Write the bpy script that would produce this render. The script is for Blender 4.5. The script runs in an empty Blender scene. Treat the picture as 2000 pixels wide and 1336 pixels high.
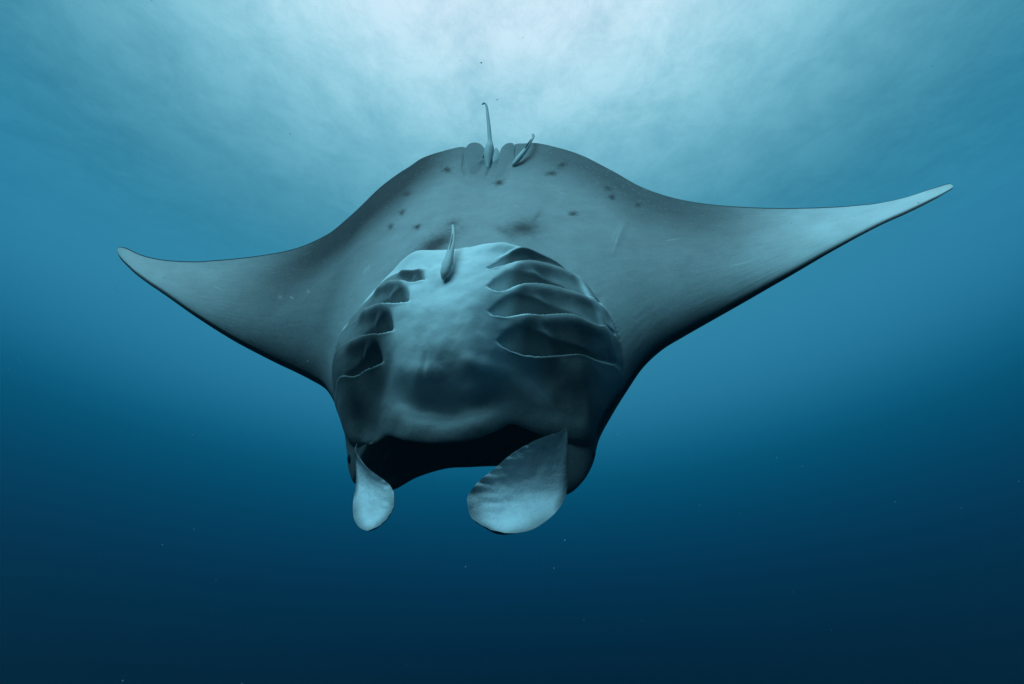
import bpy, bmesh, math, random
import numpy as np
from mathutils import Vector, Matrix

# ------------------------------------------------------------------ camera
scene = bpy.context.scene
col = scene.collection
R = math.radians
PITCH = 12.0
FOC = 21.0
cam_d = bpy.data.cameras.new('camera')
cam_d.sensor_width = 36.0
cam_d.lens = FOC
cam_d.clip_start = 0.05
cam_d.clip_end = 2000
cam = bpy.data.objects.new('camera', cam_d)
cam.rotation_euler = (R(90 + PITCH), 0, 0)
col.objects.link(cam)
scene.camera = cam
FPX = 2000 * FOC / 36.0
CR = np.array([1.0, 0, 0])
CF = np.array([0, math.cos(R(PITCH)), math.sin(R(PITCH))])
CU = np.array([0, -math.sin(R(PITCH)), math.cos(R(PITCH))])

# ------------------------------------------------------------------ light of the open water
GLOW_EL, GLOW_AZ = 60.0, -0.8        # where the daylight comes down through the surface
glow = Vector((math.sin(R(GLOW_AZ)) * math.cos(R(GLOW_EL)), math.cos(R(GLOW_AZ)) * math.cos(R(GLOW_EL)), math.sin(R(GLOW_EL))))
world = bpy.data.worlds.new('World')
scene.world = world
world.use_nodes = True
nt = world.node_tree
nt.nodes.clear()
tc = nt.nodes.new('ShaderNodeTexCoord')
dot = nt.nodes.new('ShaderNodeVectorMath'); dot.operation = 'DOT_PRODUCT'
dot.inputs[1].default_value = glow
nt.links.new(tc.outputs['Generated'], dot.inputs[0])
acs = nt.nodes.new('ShaderNodeMath'); acs.operation = 'ARCCOSINE'
nt.links.new(dot.outputs['Value'], acs.inputs[0])
mr = nt.nodes.new('ShaderNodeMapRange')
mr.inputs['From Min'].default_value = 0
mr.inputs['From Max'].default_value = R(120)
nt.links.new(acs.outputs[0], mr.inputs['Value'])
ramp = nt.nodes.new('ShaderNodeValToRGB')
ramp.color_ramp.interpolation = 'B_SPLINE'
def srgb(c):
    return [((v / 255 + .055) / 1.055) ** 2.4 if v > 10 else v / 255 / 12.92 for v in c]
stops = [(0, (.60, 1.6, 1.95)), (10, (.80, 1.25, 1.45)), (18, srgb((222, 236, 250))), (24, srgb((194, 238, 252))), (31, srgb((126, 198, 218))),
         (40, srgb((58, 136, 162))), (47, srgb((48, 133, 166))), (51, srgb((47, 130, 164))), (55, srgb((36, 119, 155))), (59, srgb((10, 94, 129))), (62, srgb((0, 76, 108))),
         (66, srgb((0, 58, 90))), (71, srgb((0, 40, 68))), (78, srgb((0, 22, 42))), (88, srgb((0, 10, 22))), (110, srgb((0, 6, 14)))]
el = ramp.color_ramp.elements
while len(el) > 1: el.remove(el[-1])
for i, (a, c) in enumerate(stops):
    e = el[0] if i == 0 else el.new(a / 120)
    e.position = a / 120
    e.color = (*c, 1)
nt.links.new(mr.outputs[0], ramp.inputs[0])
bg = nt.nodes.new('ShaderNodeBackground')
bg.inputs['Strength'].default_value = 1.0
nt.links.new(ramp.outputs[0], bg.inputs['Color'])
wo = nt.nodes.new('ShaderNodeOutputWorld')
nt.links.new(bg.outputs[0], wo.inputs['Surface'])

sun_d = bpy.data.lights.new('sun', 'SUN')
sun_d.energy = 3.1
sun_d.angle = R(40)
sun_d.color = (0.32, 0.82, 1.0)
sun = bpy.data.objects.new('sun', sun_d)
SUN_DIR = Vector((-0.32, -0.22, 0.92)).normalized()
sun.rotation_euler = SUN_DIR.to_track_quat('Z', 'Y').to_euler()
sun.location = SUN_DIR * 6
col.objects.link(sun)

scene.view_settings.view_transform = 'Standard'
scene.view_settings.look = 'None'
scene.view_settings.gamma = 1.0
scene.view_settings.exposure = 0.0
scene.render.engine = 'CYCLES'
scene.cycles.max_bounces = 5
scene.cycles.diffuse_bounces = 3
scene.cycles.volume_bounces = 1
scene.cycles.transparent_max_bounces = 8
scene.cycles.use_denoising = True

# ------------------------------------------------------------------ helpers
def ray(px, py):
    px = np.asarray(px, float); py = np.asarray(py, float)
    d = CF + ((px - 1000) / FPX)[..., None] * CR + ((668 - py) / FPX)[..., None] * CU
    return d
def project(P):
    z = P @ CF
    return 1000 + FPX * (P @ CR) / z, 668 - FPX * (P @ CU) / z, z

# body frame: u across, v towards the tail, w out of the belly
YAW, LEAN, ROLL = 13.0, 29.0, 2.0
n0 = np.array([-math.sin(R(YAW)) * math.cos(R(LEAN)), -math.cos(R(YAW)) * math.cos(R(LEAN)), math.sin(R(LEAN))])
upv = np.array([math.sin(R(ROLL)), 0, math.cos(R(ROLL))])
AV = upv - (upv @ n0) * n0; AV /= np.linalg.norm(AV)
AU = np.cross(AV, n0)
AN = n0
P0 = ray(940, 600) / np.linalg.norm(ray(940, 600)) * 3.0

def unproj(px, py, h):
    """pixel of the photograph -> (u, v) on the body plane w = h"""
    d = ray(px, py)
    h = np.asarray(h, float)
    k = (P0 @ AN + h) / (d @ AN)
    P = d * k[..., None] - P0
    return P @ AU, P @ AV
def to_world(u, v, w):
    return P0 + np.asarray(u)[..., None] * AU + np.asarray(v)[..., None] * AV + np.asarray(w)[..., None] * AN

def smooth(x, a, b):
    t = np.clip((x - a) / (b - a), 0, 1)
    return t * t * (3 - 2 * t)

def arclen(pts, n):
    pts = np.array(pts, float)
    seg = np.r_[0, np.cumsum(np.hypot(*(pts[1:] - pts[:-1]).T))]
    q = np.linspace(0, seg[-1], n)
    return np.c_[np.interp(q, seg, pts[:, 0]), np.interp(q, seg, pts[:, 1])]

def catmull(keys, q):
    keys = np.asarray(keys, float)
    n = len(keys)
    i = np.clip(np.floor(q).astype(int), 0, n - 2)
    t = (q - i)[:, None]
    g = lambda k: keys[np.clip(k, 0, n - 1)]
    p0, p1, p2, p3 = g(i - 1), g(i), g(i + 1), g(i + 2)
    return .5 * ((2 * p1) + (-p0 + p2) * t + (2 * p0 - 5 * p1 + 4 * p2 - p3) * t ** 2 + (-p0 + 3 * p1 - 3 * p2 + p3) * t ** 3)

def mesh_obj(name, verts, faces, mat, parent=None, attrs=None, smooth_shade=True):
    me = bpy.data.meshes.new(name)
    me.from_pydata([tuple(map(float, p)) for p in verts], [], faces)
    if smooth_shade:
        me.polygons.foreach_set('use_smooth', [True] * len(me.polygons))
    for k, a in (attrs or {}).items():
        at = me.attributes.new(k, 'FLOAT', 'POINT')
        at.data.foreach_set('value', np.asarray(a, np.float32).ravel())
    me.materials.append(mat)
    me.update()
    o = bpy.data.objects.new(name, me)
    col.objects.link(o)
    if parent:
        o.parent = parent
        o.matrix_parent_inverse = parent.matrix_world.inverted()
    return o

def tag(o, label, cat, group=None, kind=None):
    o['label'] = label
    if cat: o['category'] = cat
    if group: o['group'] = group
    if kind: o['kind'] = kind

def empty(name, loc):
    o = bpy.data.objects.new(name, None)
    o.empty_display_size = .1
    o.location = loc
    col.objects.link(o)
    bpy.context.view_layer.update()
    return o

rng = np.random.default_rng(7)
def vnoise(x, y, seed=0):
    """smooth value noise on the plane"""
    r = np.random.default_rng(seed).random((64, 64))
    xi = np.floor(x).astype(int); yi = np.floor(y).astype(int)
    fx = x - xi; fy = y - yi
    fx = fx * fx * (3 - 2 * fx); fy = fy * fy * (3 - 2 * fy)
    g = lambda a, b: r[a % 64, b % 64]
    return (g(xi, yi) * (1 - fx) * (1 - fy) + g(xi + 1, yi) * fx * (1 - fy) + g(xi, yi + 1) * (1 - fx) * fy + g(xi + 1, yi + 1) * fx * fy) * 2 - 1

# ------------------------------------------------------------------ materials
def skin_material(name, pale, dark, bump=.25, rough=.6):
    m = bpy.data.materials.new(name); m.use_nodes = True
    t = m.node_tree; N = t.nodes; L = t.links
    b = N['Principled BSDF']
    b.inputs['Roughness'].default_value = rough
    b.inputs['Specular IOR Level'].default_value = .12
    at = N.new('ShaderNodeAttribute'); at.attribute_name = 'pigment_shade'
    tcn = N.new('ShaderNodeTexCoord')
    n1 = N.new('ShaderNodeTexNoise'); n1.inputs['Scale'].default_value = 9; n1.inputs['Detail'].default_value = 6; n1.inputs['Roughness'].default_value = .62
    L.new(tcn.outputs['Object'], n1.inputs['Vector'])
    n2 = N.new('ShaderNodeTexNoise'); n2.inputs['Scale'].default_value = 160; n2.inputs['Detail'].default_value = 3
    L.new(tcn.outputs['Object'], n2.inputs['Vector'])
    # pigment breaks up at its rims into small speckles
    sub = N.new('ShaderNodeMath'); sub.operation = 'SUBTRACT'; sub.inputs[1].default_value = .5
    L.new(n2.outputs['Fac'], sub.inputs[0])
    mul = N.new('ShaderNodeMath'); mul.operation = 'MULTIPLY_ADD'; mul.inputs[1].default_value = .16
    L.new(sub.outputs[0], mul.inputs[0]); L.new(at.outputs['Fac'], mul.inputs[2]); mul.use_clamp = True
    r1 = N.new('ShaderNodeMapRange'); r1.inputs['From Min'].default_value = .3; r1.inputs['From Max'].default_value = .7
    r1.inputs['To Min'].default_value = .86; r1.inputs['To Max'].default_value = 1.06
    L.new(n1.outputs['Fac'], r1.inputs['Value'])
    mx = N.new('ShaderNodeMix'); mx.data_type = 'RGBA'
    mx.inputs['A'].default_value = (*pale, 1); mx.inputs['B'].default_value = (*dark, 1)
    L.new(mul.outputs[0], mx.inputs['Factor'])
    vm = N.new('ShaderNodeVectorMath'); vm.operation = 'SCALE'
    L.new(mx.outputs['Result'], vm.inputs[0]); L.new(r1.outputs[0], vm.inputs['Scale'])
    L.new(vm.outputs[0], b.inputs['Base Color'])
    bp = N.new('ShaderNodeBump'); bp.inputs['Strength'].default_value = bump; bp.inputs['Distance'].default_value = .004
    ad = N.new('ShaderNodeMath'); ad.operation = 'MULTIPLY_ADD'; ad.inputs[1].default_value = .4
    n3 = N.new('ShaderNodeTexNoise'); n3.inputs['Scale'].default_value = 45; n3.inputs['Detail'].default_value = 5
    L.new(tcn.outputs['Object'], n3.inputs['Vector'])
    L.new(n2.outputs['Fac'], ad.inputs[0]); L.new(n3.outputs['Fac'], ad.inputs[2])
    L.new(ad.outputs[0], bp.inputs['Height']); L.new(bp.outputs[0], b.inputs['Normal'])
    return m
M_SKIN = skin_material('manta_skin', (.80, .86, .87), (.012, .015, .018))
M_FIN = skin_material('fin_skin', (.68, .72, .75), (.012, .015, .018), bump=.9)
M_REM = skin_material('remora_skin', (.62, .66, .66), (.05, .06, .065), bump=.3)
def plain(name, c, rough):
    m = bpy.data.materials.new(name); m.use_nodes = True
    t = m.node_tree; b = t.nodes['Principled BSDF']
    n = t.nodes.new('ShaderNodeTexNoise'); n.inputs['Scale'].default_value = 40
    mx = t.nodes.new('ShaderNodeMix'); mx.data_type = 'RGBA'
    mx.inputs['A'].default_value = (*[x * .7 for x in c], 1); mx.inputs['B'].default_value = (*c, 1)
    t.links.new(n.outputs['Fac'], mx.inputs['Factor']); t.links.new(mx.outputs['Result'], b.inputs['Base Color'])
    b.inputs['Roughness'].default_value = rough
    return m
M_EYE = plain('eye_dark', (.01, .011, .012), .2)

# ------------------------------------------------------------------ the water: surface overhead
def build_surface():
    n = 120
    x = np.sign(np.linspace(-1, 1, n)) * np.abs(np.linspace(-1, 1, n)) ** 2.2 * 1500
    X, Y = np.meshgrid(x, x, indexing='ij'); Y = Y + 10
    Z = 8.5 + .10 * vnoise(X * .5, Y * .5, 3) + .05 * vnoise(X * 1.4, Y * 1.1, 4)
    V = np.stack([X, Y, Z], -1).reshape(-1, 3)
    F = [(i * n + j, i * n + j + 1, (i + 1) * n + j + 1, (i + 1) * n + j) for i in range(n - 1) for j in range(n - 1)]
    m = bpy.data.materials.new('water_surface'); m.use_nodes = True
    t = m.node_tree; t.nodes.clear()
    o = t.nodes.new('ShaderNodeOutputMaterial'); tr = t.nodes.new('ShaderNodeBsdfTransparent')
    tcn = t.nodes.new('ShaderNodeTexCoord')
    mp = t.nodes.new('ShaderNodeMapping'); mp.inputs['Scale'].default_value = (.55, .34, 1)
    t.links.new(tcn.outputs['Object'], mp.inputs['Vector'])
    n1 = t.nodes.new('ShaderNodeTexNoise'); n1.inputs['Scale'].default_value = 1.3; n1.inputs['Detail'].default_value = 11
    n1.inputs['Roughness'].default_value = .70; n1.inputs['Distortion'].default_value = .25
    t.links.new(mp.outputs[0], n1.inputs['Vector'])
    rp = t.nodes.new('ShaderNodeValToRGB')
    rp.color_ramp.elements[0].position = .30; rp.color_ramp.elements[0].color = (.64, .78, .82, 1)
    rp.color_ramp.elements[1].position = .60; rp.color_ramp.elements[1].color = (1, 1, 1, 1)
    # far off the ripples shrink below sight and the surface reads as even water
    ln = t.nodes.new('ShaderNodeVectorMath'); ln.operation = 'LENGTH'
    t.links.new(tcn.outputs['Object'], ln.inputs[0])
    fd = t.nodes.new('ShaderNodeMapRange'); fd.interpolation_type = 'SMOOTHSTEP'
    fd.inputs['From Min'].default_value = 13; fd.inputs['From Max'].default_value = 32
    t.links.new(ln.outputs['Value'], fd.inputs['Value'])
    mxs = t.nodes.new('ShaderNodeMix'); mxs.data_type = 'RGBA'
    mxs.inputs['B'].default_value = (1, 1, 1, 1)
    t.links.new(n1.outputs['Fac'], rp.inputs[0])
    t.links.new(fd.outputs[0], mxs.inputs['Factor']); t.links.new(rp.outputs[0], mxs.inputs['A'])
    t.links.new(mxs.outputs['Result'], tr.inputs['Color'])
    t.links.new(tr.outputs[0], o.inputs['Surface'])
    ob = mesh_obj('water_surface', V, F, m)
    tag(ob, 'rippled bright underside of the water surface overhead', None, kind='structure')
build_surface()

# ------------------------------------------------------------------ the manta ray
root_loc = P0
manta = empty('manta_ray', tuple(root_loc))
tag(manta, 'pale bellied manta ray with spread wings, open mouth and gill slits, swimming in blue water', 'manta ray')

T_LEFT = [(229, 487), (233.7, 481), (248.5, 484.5), (267, 494), (289, 502), (316, 507), (348, 510), (383, 511), (415, 508.7), (456, 505.5), (496, 500.6),
          (537, 494.7), (572, 487), (599, 477.7), (625, 465.6), (644, 455), (662, 441), (680, 425), (700, 407)]
L_LEFT = [(229, 489), (231, 499), (240, 511), (262, 533), (286, 552), (316, 572), (340, 589), (372, 612), (405, 634), (437, 654), (469, 673), (502, 690),
          (537, 708), (572, 724), (599, 737.7), (620, 748.5), (636, 760)]
T_RIGHT = [(1204, 338), (1220, 347), (1235, 357), (1270, 372.5), (1305, 384), (1340, 392), (1392, 400), (1445, 404), (1497, 406), (1550, 406.5), (1602, 405.4),
           (1655, 402.6), (1707, 397.7), (1746, 391), (1777, 383), (1805, 373.5), (1830, 365.5), (1847, 359.5), (1857, 358.5), (1861, 362)]
L_RIGHT = [(1226, 760), (1238, 740), (1252, 721), (1277, 694.5), (1305, 673.5), (1340, 654), (1392, 624.5), (1445, 595), (1497, 565), (1550, 535), (1602, 504),
           (1655, 474), (1690, 455), (1725, 437), (1760, 421.5), (1795, 405), (1830, 387), (1854, 372.5), (1861, 366)]
NW = 22
def ease(pts, n, flip=False):
    pts = np.array(pts, float)
    seg = np.r_[0, np.cumsum(np.hypot(*(pts[1:] - pts[:-1]).T))]; seg /= seg[-1]
    q = np.linspace(0, 1, n) ** 1.5
    if flip: q = 1 - q[::-1]
    return np.c_[np.interp(q, seg, pts[:, 0]), np.interp(q, seg, pts[:, 1])]
TL, LL = ease(T_LEFT, NW), ease(L_LEFT, NW)
TR, LR = ease(T_RIGHT, NW, True), ease(L_RIGHT, NW, True)
# head slices: trailing point, lower lip, upper jaw, heights of both
HEAD = [((740, 368), (655, 790), (655, 790), .03, .03), ((775, 341), (670, 828), (670, 828), .04, .03),
        ((800, 325), (681, 862), (678, 880), .06, .01), ((822, 310), (696, 872), (682, 915), .08, -.01),
        ((845, 301), (714, 868), (697, 946), .10, -.03), ((862, 296), (734, 860), (728, 960), .16, -.04),
        ((880, 291), (758, 852), (767, 955), .22, -.06), ((905, 287), (794, 863), (812, 931), .26, -.09),
        ((930, 298), (837, 869), (868, 914), .28, -.11), ((957, 303), (883, 869), (915, 911), .285, -.12),
        ((985, 298), (930, 861), (960, 909), .28, -.11), ((1006, 282), (964, 849), (1005, 910), .26, -.09),
        ((1024, 280), (1001, 832), (1050, 928), .22, -.06), ((1042, 279), (1045, 846), (1082, 950), .15, -.04),
        ((1058, 281), (1088, 858), (1107, 962), .10, -.02), ((1080, 286), (1128, 868), (1137, 940), .07, -.01),
        ((1110, 294), (1155, 868), (1158, 903), .05, .00), ((1140, 305), (1172, 848), (1170, 856), .03, .01),
        ((1172, 321), (1197, 806), (1197, 806), .02, .02)]
hw = lambda x, a: a * np.asarray(x) ** 2
kT, kJ, kR, hT, hJ, hR = [], [], [], [], [], []
for i in range(NW):
    f = 1 - (i / (NW - 1)) ** 1.5  # 1 at the tip
    tw = smooth(f, .80, 1.0)
    kT.append(TL[i]); kJ.append(LL[i]); kR.append(LL[i])
    cl = .62 * f ** 2 - .22 * f ** 6
    hT.append((-.02 + cl) * (1 - tw) + tw * (.01 + cl)); hJ.append(.01 + cl); hR.append(.01 + cl)
for t_, j_, r_, a, b in HEAD:
    kT.append(t_); kJ.append(j_); kR.append(r_); hT.append(-.02); hJ.append(a); hR.append(b)
for i in range(NW):
    f = 1 - ((NW - 1 - i) / (NW - 1)) ** 1.5
    tw = smooth(f, .86, 1.0)
    kT.append(TR[i]); kJ.append(LR[i]); kR.append(LR[i])
    hT.append((-.02 + .22 * f ** 2) * (1 - tw) + tw * (.015 + .40 * f ** 2)); hJ.append(.015 + .40 * f ** 2); hR.append(.015 + .40 * f ** 2)
kT, kJ, kR = map(np.array, (kT, kJ, kR)); hT, hJ, hR = map(np.array, (hT, hJ, hR))
NK = len(kT); NH = len(HEAD)
uT, vT = unproj(kT[:, 0], kT[:, 1], hT)
uJ, vJ = unproj(kJ[:, 0], kJ[:, 1], hJ)
uR, vR = unproj(kR[:, 0], kR[:, 1], hR)
q = np.r_[np.linspace(0, NW - 4, 90, endpoint=False), np.linspace(NW - 4, NW + NH + 3, 330, endpoint=False), np.linspace(NW + NH + 3, NK - 1, 100)]
S = catmull(np.c_[uT, vT, hT, uJ, vJ, hJ, uR, vR, hR], q)
pT, pJ, pR = S[:, 0:3], S[:, 3:6], S[:, 6:9]
NS = len(q)
tt = np.r_[np.linspace(0, .36, 110, endpoint=False), np.linspace(.36, .965, 400, endpoint=False), .965 + .035 * np.sin(np.linspace(0, math.pi / 2, 50))]
NV = len(tt)
gap = np.linalg.norm(pJ - pR, axis=1)
chord = np.hypot(pT[:, 0] - pJ[:, 0], pT[:, 1] - pJ[:, 1])
headw = smooth(q, NW - 5, NW + 8) * (1 - smooth(q, NW + NH - 9, NW + NH + 4))
mouthy = smooth(gap, .01, .12)                     # 1 where the slice ends in the mouth
Tg = tt[None, :]
U = pT[:, 0:1] * (1 - Tg) + pJ[:, 0:1] * Tg
V = pT[:, 1:2] * (1 - Tg) + pJ[:, 1:2] * Tg
x = 1 - Tg
naca = 5 * (.2969 * np.sqrt(x) - .126 * x - .3516 * x ** 2 + .2843 * x ** 3 - .1036 * x ** 4)
thick = (.05 + .09 * smooth(chord, .1, 1.1))[:, None] * chord[:, None]
kern = np.exp(-(np.arange(-90, 91) / 38.0) ** 2); kern /= kern.sum()
hJs = np.convolve(np.pad(pJ[:, 2], 90, mode='edge'), kern, mode='valid')[:, None]
hJs = hJs * headw[:, None] + pJ[:, 2:3] * (1 - headw[:, None])
base_h = pT[:, 2:3] * (1 - Tg) + hJs * Tg + (pJ[:, 2:3] - hJs) * Tg ** 5
bell = np.sin(math.pi * Tg ** 1.3) ** 2.2
W0 = base_h + (2.3 * x ** .62 * (1 - x) ** 1.8) * thick * (1.45 * (1 - headw[:, None]) + .5 * headw[:, None]) + headw[:, None] * bell * .05
# ---- the gill and throat dome
uc0, vc0 = unproj(928, 720, .1)
def dome(U, V):
    xx = U - (uc0 + .0)
    yy = V - vc0
    up = np.clip(yy, 0, None) / .50
    dn = np.clip(-yy, 0, None) / .50
    Wd = .63 - .14 * smooth(yy, .0, .40)
    Wd = Wd + np.where(xx > 0, .075 * smooth(yy, .0, .40), 0)
    Wd = Wd + np.where(xx < 0, .03 * smooth(-yy, -.1, .2), 0)
    r = (np.abs(xx / Wd) ** 2.3 + up ** 3.0 + dn ** 3.0) ** (1 / 2.4)
    b = np.clip(1 - r ** 2.4, 0, 1) ** .55
    return b, r, xx / Wd, yy
B, Rr, XX, YY = dome(U, V)
HD = .225
Tj = Tg + .016 * vnoise(U * 6.5, V * 4, 51) - .02 * np.clip(np.abs(U - uc0 + .02), 0, .5)
jaw = 1 - (.6 * smooth(Tj, .79, .99) + .4 * smooth(Tj, .86, .99)) * headw[:, None] * smooth(Tg, .6, .8)
jaw = jaw * (1 - headw[:, None] * smooth(Tg, .90, .998))
W1 = W0 + HD * B * jaw
# puffed shoulders either side of the breastbone
for x0, y0, a_, sx, sy in [(.20, .36, .055, .15, .06), (-.26, .33, .035, .10, .06)]:
    W1 = W1 + a_ * np.exp(-((U - uc0 - x0) / sx) ** 2 - ((V - vc0 - y0) / sy) ** 2)

PX, PY, PZ = project(to_world(U, V, W1))
def pick_ij(px, py, mask=None):
    """the point of the belly that shows at a pixel: nearest grid point, the front one first"""
    d = (PX - px) ** 2 + (PY - py) ** 2
    if mask is not None: d = np.where(mask, d, 1e9)
    near = d < max(9.0, d.min() * 2.5)
    zz = np.where(near, PZ, 1e9)
    k = np.where(zz < zz.min() + .05, d, 1e9).argmin()
    return divmod(k, NV)
def pick(px, py, mask=None):
    i, j = pick_ij(px, py, mask)
    return U[i, j], V[i, j]
def picks(pts, mask=None):
    return np.array([pick(*p, mask) for p in pts])
def ridge(pts, amp, sig, mask=None, taper=True):
    """a soft raised (or sunk) line along a row of pixels"""
    p = picks(pts, mask)
    seg = np.r_[0, np.cumsum(np.hypot(*(p[1:] - p[:-1]).T))]
    qq = np.linspace(0, seg[-1], max(12, int(seg[-1] / (sig * .5))))
    x_, y_ = np.interp(qq, seg, p[:, 0]), np.interp(qq, seg, p[:, 1])
    k = np.sin(np.linspace(0, math.pi, len(qq))) ** .5 if taper else np.ones(len(qq))
    out = np.zeros_like(U)
    for a_, b_, c_ in zip(x_, y_, k):
        out = np.maximum(out, c_ * np.exp(-((U - a_) ** 2 + (V - b_) ** 2) / (2 * sig * sig)))
    return amp * out

RIGHT_SLITS = [
    [(957, 524), (985, 517), (1013, 511.7), (1041, 510), (1065, 513.5), (1090, 522), (1118, 536)],
    [(960, 562), (1002, 561), (1041, 555.5), (1062, 554), (1090, 561), (1125, 571), (1158, 586)],
    [(964, 611), (985, 615), (1020, 615), (1055, 613), (1083, 611), (1107, 615), (1142, 625), (1182, 638)],
    [(981, 671), (1002, 681), (1037, 687), (1072, 688.5), (1104, 684), (1135, 687), (1167, 697), (1200, 708)]]
LEFT_SLITS = [
    [(768, 551), (792, 549), (817, 546.8), (828, 544)],
    [(718, 603), (740, 597), (768, 592), (796, 585)],
    [(687, 663), (715, 655), (747, 646.5), (764, 639.5)],
    [(665, 730), (687, 727), (719, 715), (745, 699)]]
fold = np.zeros_like(U)         # how far the skin sinks before each slit
flapm = np.zeros_like(U)        # gill region, darker skin
ondome = B > .12
for side, slits in ((1, RIGHT_SLITS), (-1, LEFT_SLITS)):
    vs, inner, outer = [], [], []
    for sl in slits:
        p = picks(sl, ondome)
        p = p[np.argsort(p[:, 0])]
        co = np.polyfit(p[:, 0], p[:, 1], 5 if side > 0 else 2)
        vs.append(np.polyval(co, np.clip(U, p[0, 0], p[-1, 0])))
        inner.append(p[0, 0] if side > 0 else p[-1, 0])
        outer.append(p[-1, 0] if side > 0 else p[0, 0])
    bounds = [vs[0] + .07] + vs
    ex = 0 if side > 0 else .7
    for k in range(4):
        hi, lo = bounds[k], bounds[k + 1]
        hi = np.maximum(hi, lo + .03)
        f = (hi - V) / (hi - lo)                           # 0 at the upper slit, 1 at this one
        inside = (f > 0) & (f <= 1.12)
        ui, uo = inner[k], outer[k]
        lat = (U - ui) / (uo - ui)                         # 0 breastbone, 1 outer end
        env = smooth(lat, -.06 + .16 * (1 - np.clip(f, 0, 1)), .08 + .25 * (1 - np.clip(f, 0, 1))) * (1 - .60 * smooth(lat, .3, .95)) * (1 - smooth(lat, .98 + ex, 1.10 + ex))
        fc = np.clip(f, 0, 1)
        dm = lo - V                                        # metres past the slit
        drop = 1 - smooth(dm, -.002, .010)
        wedge = .46 + .80 * np.clip(lat - .04, 0, None) + .35 * np.clip(.12 - lat, 0, None)
        pocket = smooth(lat, -.03 + .14 * (1 - fc) ** 2, .07 + .30 * (1 - fc)) * smooth(f - wedge, -.22, .50)
        depth = .050 * env * fc ** 1.5 + (.20 if k else .03) * pocket
        fold -= np.where(inside | ((dm > -.01) & (dm < .02)), depth * drop, 0)
        lipf = np.exp(-((dm - .012) / .007) ** 2) * env
        fold += .0025 * lipf
        fold += .022 * np.exp(-((f - .20) / .22) ** 2) * smooth(lat, .0, .25) * (1 - smooth(lat, .75, 1.05)) * (f > -.2)
        cr = lat - (.22 + .28 * f)
        tri = np.where(cr > 0, np.exp(-(cr / .05) ** 2), np.exp(-(cr / .22) ** 2))
        fold += np.where(inside, .022 * tri * smooth(f, .2, .7) * (1 - smooth(f, .8, .97)) * env, 0)
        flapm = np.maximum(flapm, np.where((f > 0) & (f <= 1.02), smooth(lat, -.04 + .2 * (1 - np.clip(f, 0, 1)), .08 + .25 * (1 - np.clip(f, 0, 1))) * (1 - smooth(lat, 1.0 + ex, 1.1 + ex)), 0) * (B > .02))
W2 = W1 + fold
# the rolled lower lip, the crease behind it and the hollows of the throat
W2 += ridge([(752, 800), (775, 812), (810, 836), (880, 846), (940, 836), (975, 812), (992, 790)], .024, .040)
W2 += ridge([(770, 778), (815, 792), (880, 800), (935, 790), (965, 772)], -.034, .028)
W2 += ridge([(1000, 780), (1050, 770), (1110, 790)], -.012, .05)
W2 += ridge([(1005, 725), (1050, 728), (1100, 722)], -.016, .028)
W2 += ridge([(700, 800), (715, 830), (735, 850)], -.03, .035)
W2 += ridge([(830, 690), (828, 740)], -.006, .008)
W2 += ridge([(770, 725), (815, 738), (860, 728)], .016, .020) + ridge([(900, 712), (945, 728), (985, 720)], .016, .020)
W2 += ridge([(800, 765), (850, 772)], .010, .016) + ridge([(905, 768), (950, 762)], .010, .016)
und = vnoise(U * 9, V * 9, 11) * .5 + vnoise(U * 21, V * 19, 12) * .25 + vnoise(U * 45, V * 40, 13) * .08
W2 += .012 * und * np.clip(B * 2, 0, 1)
# pale rim where the gill covers meet the wing, with the outer slit ends
W2 += ridge([(1128, 540), (1150, 572), (1172, 610), (1190, 655), (1203, 705)], .016, .012, ondome)
for a_, b_ in (((1131, 540), (1142, 549)), ((1160, 582), (1176, 590)), ((1188, 640), (1200, 650))):
    W2 += ridge([a_, b_], -.02, .006, ondome)
W2 += ridge([(1222, 428), (1206, 462), (1192, 500)], .005, .014)
# fine streaks of muscle along the wings
W2 += .00035 * (1 - np.clip(B * 3, 0, 1)) * smooth(chord, .1, .4)[:, None] * vnoise(q[:, None] * 1.1 + 0 * Tg, Tg * 62 + q[:, None] * .6, 17)
# mounds and seams at the vent
W2 += ridge([(935, 322), (945, 312)], .018, .020) + ridge([(970, 318), (978, 310)], .016, .018)
W2 += ridge([(962, 296), (957, 325), (950, 346)], -.016, .006)
W2 += ridge([(908, 300), (905, 325), (910, 348)], -.010, .006) + ridge([(1003, 290), (1001, 318)], -.010, .006)
for yy in (338, 344, 350):
    W2 += ridge([(968, yy), (985, yy - 6), (996, yy - 18)], .0025, .005)

# ---- pigment, with some light and shade painted in
span = np.clip(np.abs(U) / 1.7, 0, 1)
pig_shade = (.60 + .08 * smooth(span, .25, .5) - .36 * smooth(span, .60, 1)) * (1 - .93 * smooth(B, .03, .3))  # paler wing tips: part skin tone, part painted catch of light
dLE = (1 - Tg) * chord[:, None]; dTE = Tg * chord[:, None]
wing = 1 - mouthy[:, None]
bw = np.minimum(.045, .22 * chord)[:, None]
pig_shade = np.maximum(pig_shade, wing * (1 - smooth(dLE, .10 * bw, bw)))
pig_shade = np.maximum(pig_shade, wing * .70 * np.clip(1 - dLE / (.27 * chord[:, None] + 1e-5), 0, 1) ** 1.3)  # dark edge tone plus painted shade of the wing's downward roll
pig_shade = np.maximum(pig_shade, (1 - smooth(dTE, np.minimum(.006, .05 * chord[:, None]), np.minimum(.013, .12 * chord[:, None]))) * (1 - np.exp(-((q[:, None] - NW - 9) / 3.2) ** 4)))
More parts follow.
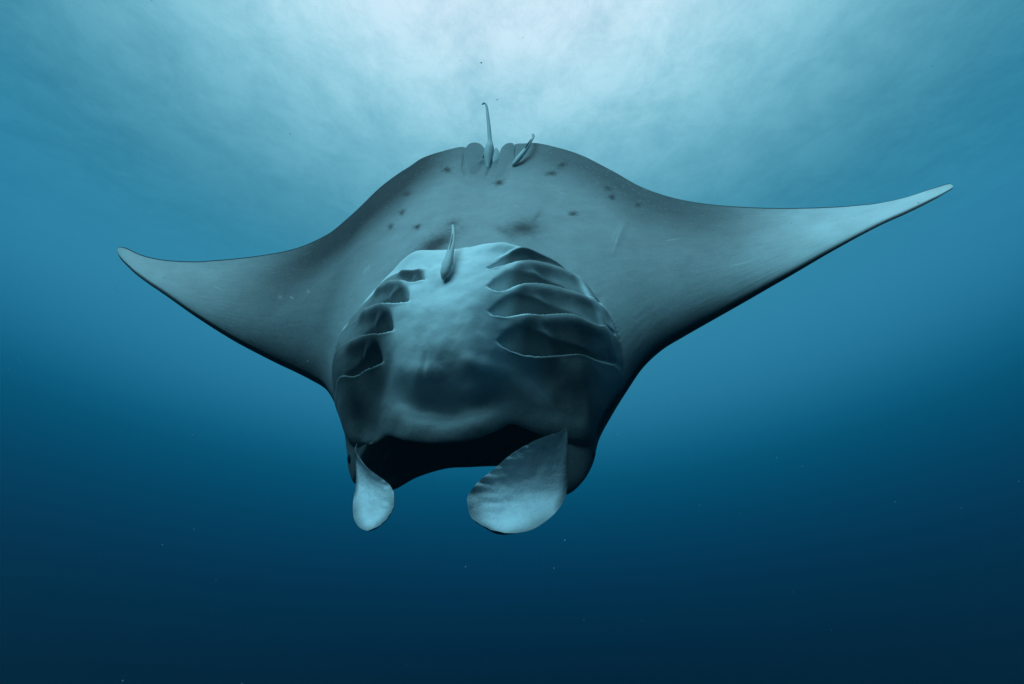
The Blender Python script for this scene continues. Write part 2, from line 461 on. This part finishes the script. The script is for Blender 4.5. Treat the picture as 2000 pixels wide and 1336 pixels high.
# grey hind margin of the disc, wider and darker leftward as painted shade
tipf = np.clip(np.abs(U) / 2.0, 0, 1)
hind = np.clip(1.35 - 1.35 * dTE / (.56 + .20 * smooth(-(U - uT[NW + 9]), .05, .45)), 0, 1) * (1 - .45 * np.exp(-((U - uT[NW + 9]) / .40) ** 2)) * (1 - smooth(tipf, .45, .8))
pig_shade = pig_shade + (.88 + .06 * smooth(-(U - uT[NW + 9]), .05, .45) - pig_shade) * .97 * hind * (1 - smooth(B, .02, .15))
pig_shade = pig_shade + .14 * smooth(-U, .45, .8)  # left wing darkened: its weaker light is painted into the skin
spk = rng.random(pig_shade.shape)
pig_shade = pig_shade - .22 * hind * (spk > .985)
pig_shade = np.maximum(pig_shade, .66 * flapm)
rimm = ridge([(1128, 542), (1150, 574), (1172, 612), (1190, 657), (1203, 705)], 1, .011, ondome)
pig_shade = pig_shade * (1 - .9 * np.clip(rimm * 1.3, 0, 1))
for px, py, a, b, rot, s_amt in [(873, 332, 7, 4.5, 0, .75), (793, 378, 7, 5, .4, .75), (785, 415, 6, 4, .6, .7), (763, 443, 5, 4, .6, .6), (815, 443, 6, 4, .7, .7),
                             (885, 436, 8, 5, .3, .45), (974, 357, 7, 4.5, .1, .7), (1077, 338, 9, 4, .1, .6), (1098, 322, 7, 4.5, .2, .65), (1187, 367, 6, 3, -.3, .65),
                             (1195, 385, 6, 4, -.2, .65), (1246, 401, 5, 3, 0, .6), (1120, 418, 8, 4, 0, .65), (1022, 446, 28, 13, .05, .60), (985, 452, 18, 6, -.4, .30),
                             (850, 478, 40, 14, .55, .75), (1047, 425, 12, 4, .9, .25)]:
    c, s_ = math.cos(rot), math.sin(rot)
    dx = PX - px; dy = -(PY - py)
    e = ((dx * c + dy * s_) / a) ** 2 + ((-dx * s_ + dy * c) / b) ** 2
    e = e * np.clip(1 + (.75 if a < 12 else .3) * vnoise(U * 55 + px, V * 55 + py, 41) + (.4 if a < 12 else .2) * vnoise(U * 120, V * 120, 42), .4, 2)
    pig_shade = np.where(B < .5, pig_shade + (.97 - pig_shade) * np.clip(1.5 * s_amt * np.exp(-e * .8), 0, 1), pig_shade)
# old scratches
for pts in ([(546, 576), (550, 585)], [(566, 578), (572, 584)], [(600, 566), (604, 572)], [(716, 520), (710, 536)], [(722, 516), (718, 528)], [(1085, 370), (1104, 381)],
            [(1300, 470), (1330, 466)], [(1420, 520), (1460, 512)], [(420, 560), (432, 566)], [(905, 488), (922, 491)], [(1000, 400), (1012, 404)], [(1218, 440), (1204, 470), (1194, 498)]):
    pig_shade = pig_shade * (1 - ridge(pts, .22, .0035))
# darken the cheeks and the skin round the mouth
hd = (smooth(q, NW - 2, NW + 1) * (1 - smooth(q, NW + NH - 3, NW + NH + 2)))[:, None]
pig_shade = np.maximum(pig_shade, .1 + .70 * hd * smooth(Tg, .92, .965) * (1 - .02 * np.exp(-((U - pick(875, 840)[0]) / .23) ** 4)))
pig_shade = np.maximum(pig_shade, .80 * hd * smooth(Tg, .74, .88) * smooth(np.abs(U - pick(875, 840)[0] - .01), .20, .36))
cheek = mouthy[:, None] * smooth(Tg, .90, .985)
lipu = np.exp(-((U - pick(880, 840)[0]) / .26) ** 4)
pig_shade = np.maximum(pig_shade, .10 + .6 * cheek * (1 - lipu))

# ---- assemble the loop: belly, mouth cavity, back
NC, ND = 40, 70
inward = np.array([0, 1.0, 0])
qi = q - NW
mm = smooth(qi, 3.6, 6.0) * (1 - smooth(qi, 12.0, 14.0))
cav = []
for k in range(1, NC):
    f = k / NC
    dpt = (gap * (2.2 * mm - .30 * (1 - mm)))[:, None] * inward
    c1, c2 = pJ + dpt * .5 - np.c_[0 * gap, .1 * gap * mm, .75 * gap * mm], pR + dpt * 1.0
    cav.append((1 - f) ** 3 * pJ + 3 * (1 - f) ** 2 * f * c1 + 3 * (1 - f) * f ** 2 * c2 + f ** 3 * pR)
cav = np.array(cav).transpose(1, 0, 2)
td = np.linspace(0, 1, ND, endpoint=False)
td = np.sin(td * math.pi / 2)                      # from the leading edge back
x = td[None, :] ** 2
Tb = 1 - x
nb = 5 * (.2969 * np.sqrt(x) - .126 * x - .3516 * x ** 2 + .2843 * x ** 3 - .1036 * x ** 4)
Ub = pT[:, 0:1] * (1 - Tb) + pR[:, 0:1] * Tb
Vb = pT[:, 1:2] * (1 - Tb) + pR[:, 1:2] * Tb
Wb = pT[:, 2:3] * (1 - Tb) + pR[:, 2:3] * Tb - nb * thick * .7 - .014 * 4 * Tb * (1 - Tb)
bel = np.stack([U, V, W2], -1)
bac = np.stack([Ub, Vb, Wb], -1)
loop = np.concatenate([bel, cav, bac], 1)
NL = loop.shape[1]
pigm_shade = np.concatenate([pig_shade, np.repeat(.86 + .07 * mm[:, None], NC - 1, 1), np.full((NS, ND), 1.0)], 1)
ca = mouthy[:, None]
Pw = to_world(loop[..., 0], loop[..., 1], loop[..., 2]).reshape(-1, 3) - P0
I, Jx = np.meshgrid(np.arange(NS - 1), np.arange(NL), indexing='ij')
a = I * NL + Jx; b = I * NL + (Jx + 1) % NL; c = (I + 1) * NL + (Jx + 1) % NL; d = (I + 1) * NL + Jx
quads = np.stack([a, d, c, b], -1).reshape(-1, 4)
def big_mesh(name, V_, Q_, mat, parent, attrs):
    me = bpy.data.meshes.new(name)
    me.vertices.add(len(V_)); me.vertices.foreach_set('co', V_.astype(np.float32).ravel())
    me.loops.add(Q_.size); me.loops.foreach_set('vertex_index', Q_.astype(np.int32).ravel())
    me.polygons.add(len(Q_)); me.polygons.foreach_set('loop_start', np.arange(0, Q_.size, 4, dtype=np.int32))
    me.polygons.foreach_set('use_smooth', np.ones(len(Q_), bool))
    for k, at in attrs.items():
        x_ = me.attributes.new(k, 'FLOAT', 'POINT'); x_.data.foreach_set('value', np.asarray(at, np.float32).ravel())
    me.materials.append(mat)
    me.update(calc_edges=True); me.validate()
    o = bpy.data.objects.new(name, me); col.objects.link(o); o.parent = parent
    return o
body = big_mesh('body', Pw, quads, M_SKIN, manta, {'pigment_shade': pigm_shade})

PXB, PYB, PZB = project(to_world(U, V, W2))
def at(px, py, h):
    """world point of a pixel on the body plane w = h"""
    u_, v_ = unproj(np.asarray(px, float), np.asarray(py, float), np.asarray(h, float))
    return to_world(u_, v_, np.asarray(h, float))
def resample(pts, n):
    pts = np.asarray(pts, float)
    seg = np.r_[0, np.cumsum(np.linalg.norm(pts[1:, :2] - pts[:-1, :2], axis=1))]
    qk = np.interp(np.linspace(0, seg[-1], n), seg, np.arange(len(pts)))
    return catmull(pts, qk)

def sheet(name, ea, eb, mat, parent, thick, cup=0.0, n=70, m=44, wr=0.0, rim=0.05, base=.06, seed=1, back=.6, rootdark=0.):
    """a fleshy fin between two edge curves of (pixel x, pixel y, height) that share both ends"""
    A, B_ = resample(ea, n), resample(eb, n)
    PA, PB = at(A[:, 0], A[:, 1], A[:, 2]), at(B_[:, 0], B_[:, 1], B_[:, 2])
    g = (1 - np.cos(np.linspace(0, math.pi, m))) / 2
    G = PA[:, None] * (1 - g)[None, :, None] + PB[:, None] * g[None, :, None]
    f = np.linspace(0, 1, n)
    prof = np.sin(math.pi * g)[None, :] * np.sin(math.pi * f)[:, None]
    du = np.gradient(G, axis=1); dv = np.gradient(G, axis=0)
    N_ = np.cross(du, dv); N_ /= np.linalg.norm(N_, axis=-1, keepdims=True) + 1e-9
    nm = N_[n // 2, m // 2]
    if nm @ G[n // 2, m // 2] > 0: nm = -nm           # towards the viewer's side
    wv = np.linalg.norm(PA - PB, axis=1).max()
    D = -cup * prof
    if wr:
        s_ = g[None, :] + 0 * f[:, None]; t_ = f[:, None] + 0 * g[None, :]
        free = np.exp(-s_ * 2.6)
        D += wr * free * (vnoise(s_ * 3 + 5, t_ * 26 + s_ * 7, seed) + .6 * vnoise(s_ * 6, t_ * 47, seed + 1)) * np.sin(math.pi * t_) ** .5
        D += wr * .35 * vnoise(s_ * 8, t_ * 9, seed + 2) * prof
    G = G + D[..., None] * nm
    sq = np.sqrt(np.clip(np.sin(math.pi * g)[None, :] * np.sin(math.pi * f)[:, None], 0, 1))
    Bk = G - (thick * sq)[..., None] * nm
    rimd = np.minimum(np.minimum(g, 1 - g)[None, :] * np.linalg.norm(PA - PB, axis=1)[:, None], (1 - f)[:, None] * wv * 1.3)
    pf = base + (.7 - base) * (1 - smooth(rimd, 0, rim)) * smooth(f, .45, .75)[:, None]
    pf = np.maximum(pf, rootdark * (1 - smooth(f, .0, .45))[:, None] * smooth(g, .3, .9)[None, :])
    if rootdark: pf = np.maximum(pf, .82 * smooth(g, .86, 1.0)[None, :] * (1 - smooth(f, .50, .72))[:, None])
    pb = np.full((n, m), back)
    Vv = np.concatenate([G.reshape(-1, 3), Bk.reshape(-1, 3)]) - P0
    F = []
    K = n * m
    for i in range(n - 1):
        for j in range(m - 1):
            a_ = i * m + j
            F.append((a_, a_ + 1, a_ + m + 1, a_ + m))
            F.append((K + a_, K + a_ + m, K + a_ + m + 1, K + a_ + 1))
    me = bpy.data.meshes.new(name)
    me.from_pydata(Vv.tolist(), [], F)
    at_ = me.attributes.new('pigment_shade', 'FLOAT', 'POINT'); at_.data.foreach_set('value', np.r_[pf.ravel(), pb.ravel()].astype(np.float32))
    bm = bmesh.new(); bm.from_mesh(me)
    bmesh.ops.remove_doubles(bm, verts=bm.verts, dist=.0004)
    bmesh.ops.recalc_face_normals(bm, faces=bm.faces)
    bm.to_mesh(me); bm.free()
    me.polygons.foreach_set('use_smooth', [True] * len(me.polygons))
    me.materials.append(mat)
    o = bpy.data.objects.new(name, me); col.objects.link(o); o.parent = parent
    return o

# head fins, unrolled: the one beside the wide open corner of the mouth shows its broad inner face
fr = sheet('cephalic_fin',
      [(1106, 836, .20), (1090, 845, .20), (1040, 863, .21), (1000, 886, .23), (965, 916, .25), (935, 940, .28), (918, 962, .30), (913, 985, .31), (922, 1008, .32), (940, 1024, .32), (962, 1036, .32), (985, 1041, .31)],
      [(1106, 836, .20), (1109, 850, .18), (1110, 880, .14), (1110, 920, .09), (1108, 955, .06), (1101, 978, .07), (1086, 1000, .12), (1066, 1018, .18), (1040, 1034, .25), (1010, 1041, .29), (985, 1041, .31)],
      M_FIN, manta, .030, cup=.03, wr=.008, rim=.09, base=.10, rootdark=.30, seed=21)
fr['label'] = 'broad pale wrinkled head fin, the wider of the two'
fl = sheet('cephalic_fin',
      [(697, 866, .17), (694, 878, .16), (701, 896, .15), (715, 912, .17), (733, 926, .20), (750, 938, .22), (763, 951, .24), (770, 968, .25), (768, 990, .26), (757, 1010, .27), (740, 1027, .27), (718, 1037, .26)],
      [(697, 866, .17), (693, 878, .15), (694, 900, .08), (695, 930, .07), (694, 952, .08), (690, 975, .11), (689, 995, .14), (691, 1012, .18), (699, 1027, .22), (708, 1034, .24), (718, 1037, .26)],
      M_FIN, manta, .024, cup=.012, wr=.004, rim=.07, base=.14, rootdark=.4, seed=31)
fl['label'] = 'slender pale head fin, the narrower of the two'

# pelvic fins either side of the tail root
def belly_h(px, py):
    d_ = (PXB - px) ** 2 + (PYB - py) ** 2
    near = d_ < max(9., d_.min() * 2.5)
    k = np.where(near, PZB, 1e9).argmin()
    return W2.ravel()[k]
def on_belly(pts):
    """heights along the hind end of the body, where the belly rises from its rear rim"""
    return [(a_, b_, float(np.interp(b_, [270, 282, 302, 326, 352], [-.024, -.020, -.009, .018, .056])) + c_, *r_) for a_, b_, c_, *r_ in pts]
sheet('pelvic_fin', on_belly([(912, 352, -.014), (907, 328, -.006), (906, 302, .003), (911, 287, .012), (918, 280, .016), (927, 278, .016)]),
      on_belly([(912, 352, -.014), (928, 348, -.016), (937, 328, -.010), (943, 306, .006), (946, 291, .016), (938, 281, .016), (927, 278, .016)]),
      M_SKIN, manta, .012, cup=-.003, n=40, m=24, rim=.003, base=.76, back=1.0)
sheet('pelvic_fin', on_belly([(968, 350, -.014), (971, 328, -.004), (975, 306, .010), (978, 292, .014), (983, 285, .016), (990, 280, .016), (997, 279, .016)]),
      on_belly([(968, 350, -.014), (988, 345, -.012), (1001, 324, -.005), (1004, 302, .003), (1005, 287, .012), (1002, 280, .016), (997, 279, .016)]),
      M_SKIN, manta, .012, cup=-.003, n=40, m=24, rim=.003, base=.72, back=1.0)
def tube(path, radii, ns=16, flat=1.0, flat_dir=None):
    """tapered tube through world points; flat squeezes it along flat_dir"""
    path = np.asarray(path, float); radii = np.asarray(radii, float)
    tang = np.gradient(path, axis=0); tang /= np.linalg.norm(tang, axis=1, keepdims=True)
    ref = np.asarray(flat_dir if flat_dir is not None else AN, float)
    Vv, Pg = [], []
    for p, t_, r_ in zip(path, tang, radii):
        e1 = ref - (ref @ t_) * t_; e1 /= np.linalg.norm(e1)
        e2 = np.cross(t_, e1)
        for k in range(ns):
            a_ = 2 * math.pi * k / ns
            Vv.append(p + r_ * (math.cos(a_) * flat * e1 + math.sin(a_) * e2))
    n = len(path)
    F = [(i * ns + k, i * ns + (k + 1) % ns, (i + 1) * ns + (k + 1) % ns, (i + 1) * ns + k) for i in range(n - 1) for k in range(ns)]
    F += [tuple(range(ns))[::-1], tuple((n - 1) * ns + k for k in range(ns))]
    return np.array(Vv), F
def path_px(keys, n):
    """keys of (pixel x, pixel y, height, radius in pixels)"""
    K = resample(keys, n)
    P = at(K[:, 0], K[:, 1], K[:, 2])
    return P, np.clip(K[:, 3], .3, None) * project(P)[2] / FPX

# tail with its hooked tip, tail root and the small back fin
Pp, rr = path_px([*on_belly([(953, 330, -.035, 3), (953.5, 316, -.012, 7), (954, 304, .006, 9.5), (955.5, 292, .016, 9.5), (956.5, 283, .016, 7)]), (957, 276, .0, 4.4), (956.5, 270, .0, 4), (955, 250, .0, 3.6), (953, 230, .0, 3.0), (951, 212, .0, 2.4), (949, 204, .0, 2.0), (946, 201.5, .0, 1.8), (943, 203, .0, 1.6), (941.5, 204, .0, 1.0)], 70)
Vv, F = tube(Pp, rr)
mesh_obj('tail', Vv - P0, F, M_SKIN, manta, {'pigment_shade': np.full(len(Vv), .42)}).matrix_parent_inverse.identity()
sheet('dorsal_fin', [(962, 318, .0), (962, 300, .0), (966, 291, .0), (969, 288, .0)], [(962, 318, .0), (972, 312, .0), (976, 302, .0), (974, 294, .0), (969, 288, .0)],
      M_SKIN, manta, .014, cup=-.006, n=24, m=14, rim=.004, base=.5, back=.9)

# eyes on the sides of the head
def eye(px, py, h, r, lab):
    c = at(px, py, h) - P0
    bm = bmesh.new()
    bmesh.ops.create_uvsphere(bm, u_segments=24, v_segments=16, radius=r)
    for v in bm.verts: v.co.z *= 1.35
    q_ = Vector(AV).to_track_quat('Z', 'Y').to_matrix().to_4x4()
    bmesh.ops.transform(bm, matrix=Matrix.Translation(Vector(c)) @ q_, verts=bm.verts)
    me = bpy.data.meshes.new('eye'); bm.to_mesh(me); bm.free()
    me.polygons.foreach_set('use_smooth', [True] * len(me.polygons)); me.materials.append(M_EYE)
    o = bpy.data.objects.new('eye', me); col.objects.link(o); o.parent = manta
eye(1150, 884, .01, .027, '')
eye(690, 893, .02, .024, '')

# ------------------------------------------------------------------ sucker fish riding on the ray
def remora(keys, label, facing, seed, wide=1.0):
    P, rr = path_px(keys, 60)
    root = empty('remora', tuple(P[0]))
    tag(root, label, 'remora', 'sucker fish riding on the manta ray')
    Vv, F = tube(P, rr * wide, ns=20, flat=.8, flat_dir=facing)
    ns = 20
    k = np.arange(len(Vv)) % ns; i = np.arange(len(Vv)) // ns
    side = np.abs(np.sin(2 * math.pi * k / ns))
    pg = .04 + .5 * smooth(np.abs(np.sin(2 * math.pi * k / ns) - .75), .12, .0) + .15 * (np.cos(2 * math.pi * k / ns) < -.2)
    pg = pg + .25 * (i < 3)
    o = mesh_obj('body', Vv - P[0], F, M_REM, root, {'pigment_shade': pg}); o.matrix_parent_inverse.identity()
    tang = np.gradient(P, axis=0); tang /= np.linalg.norm(tang, axis=1, keepdims=True)
    f_ = np.asarray(facing, float)
    def fin(name, i0, i1, axis, out, back_, pgv, tip=.5):
        e = axis - (axis @ tang[i0]) * tang[i0]; e /= np.linalg.norm(e)
        idx = np.linspace(i0, i1, 9).astype(int)
        rows = []
        th = np.cross(e, tang[i0]) * .0012
        for kk, ii in enumerate(idx):
            s_ = kk / 8
            hgt = out * math.sin(math.pi * min(1, s_ * .9 + .1)) ** .7
            b0 = P[ii] + e * rr[ii] * .6
            t0 = b0 + e * hgt + tang[ii] * back_ * s_
            rows += [b0 + th, b0 - th, t0 - th * .3, t0 + th * .3]
        FF = []
        for kk in range(8):
            for j in range(4):
                FF.append((kk * 4 + j, kk * 4 + (j + 1) % 4, kk * 4 + 4 + (j + 1) % 4, kk * 4 + 4 + j))
        FF += [(3, 2, 1, 0), (32, 33, 34, 35)]
        o = mesh_obj(name, np.array(rows) - P[0], FF, M_REM, root, {'pigment_shade': np.full(len(rows), pgv)}); o.matrix_parent_inverse.identity()
    lat = np.cross(f_, tang[8]); lat /= np.linalg.norm(lat)
    fin('pectoral_fin', 13, 24, lat, .012, .012, .3)
    fin('pectoral_fin', 13, 24, -lat, .012, .012, .3)
    fin('dorsal_fin', 30, 50, f_, .012, .01, .35)
    fin('anal_fin', 32, 50, -f_, .010, .01, .35)
    fin('tail_fin', 54, 59, lat, .006, .02, .55)
    fin('tail_fin', 54, 59, -lat, .006, .02, .55)
    # the ridged sucking disc on the crown
    e = -f_ + (f_ @ tang[6]) * tang[6]; e /= np.linalg.norm(e)
    return root
hb = belly_h(872, 540)
remora([(866, 545, hb + .012, 3), (867, 541, hb + .014, 6), (869, 534, hb + .018, 9.5), (872, 522, hb + .022, 10.5), (876, 508, hb + .024, 9), (880, 490, hb + .02, 7), (883.5, 474, hb + .0, 5), (885, 460, hb - .02, 3.6), (885, 448, hb - .04, 2.6), (884, 440, hb - .06, 1.6)],
       'pale slender remora clinging to the top of the throat between the gills', AN, 1)
hb = belly_h(1006, 322)
remora([(1001, 324, hb + .008, 1.5), (1004, 320, hb + .012, 4), (1010, 313, hb + .016, 5.5), (1017, 304, hb + .02, 5.5), (1025, 294, hb + .02, 4.6), (1032, 284, hb + .02, 3.6), (1038, 274, hb + .01, 2.6), (1041.5, 268, hb, 2), (1041, 262, hb - .01, 1.0)],
       'small dark remora curving out beside the pelvic fin and tail root', AN, 2)

# ------------------------------------------------------------------ drifting specks
def plankton():
    r = random.Random(5)
    Vv, F = [], []
    for _ in range(320):
        y = r.uniform(.9, 5.5); x_ = r.uniform(-.9, .9) * y; z = r.uniform(-.45, .9) * y
        s_ = r.uniform(.0006, .0016)
        b0 = len(Vv)
        for k in range(6):
            ax = [(1, 0, 0), (-1, 0, 0), (0, 1, 0), (0, -1, 0), (0, 0, 1), (0, 0, -1)][k]
            j_ = r.uniform(.6, 1.4)
            Vv.append((x_ + ax[0] * s_ * j_, y + ax[1] * s_ * j_, z + ax[2] * s_ * j_))
        for a_, b_, c_ in [(0, 2, 4), (2, 1, 4), (1, 3, 4), (3, 0, 4), (2, 0, 5), (1, 2, 5), (3, 1, 5), (0, 3, 5)]:
            F.append((b0 + a_, b0 + b_, b0 + c_))
    o = mesh_obj('plankton', Vv, F, plain('plankton', (.6, .62, .6), .8))
    tag(o, 'fine pale specks of plankton drifting in the water', None, kind='stuff')
plankton()

# ------------------------------------------------------------------ the veil of the water itself
def haze():
    bm = bmesh.new()
    bmesh.ops.create_cube(bm, size=2)
    for v in bm.verts:
        v.co = (v.co.x * 11, 4 + v.co.y * 9, .5 + v.co.z * 6)
    me = bpy.data.meshes.new('haze'); bm.to_mesh(me); bm.free()
    m = bpy.data.materials.new('haze'); m.use_nodes = True
    t = m.node_tree; t.nodes.clear()
    o = t.nodes.new('ShaderNodeOutputMaterial'); pv = t.nodes.new('ShaderNodeVolumePrincipled')
    pv.inputs['Density'].default_value = .007
    pv.inputs['Color'].default_value = (.16, .62, .90, 1)
    pv.inputs['Anisotropy'].default_value = .35
    t.links.new(pv.outputs[0], o.inputs['Volume'])
    me.materials.append(m)
    ob = bpy.data.objects.new('haze', me); col.objects.link(ob)
    tag(ob, 'blue veil of sea water between the camera and the ray', None, kind='stuff')
haze()
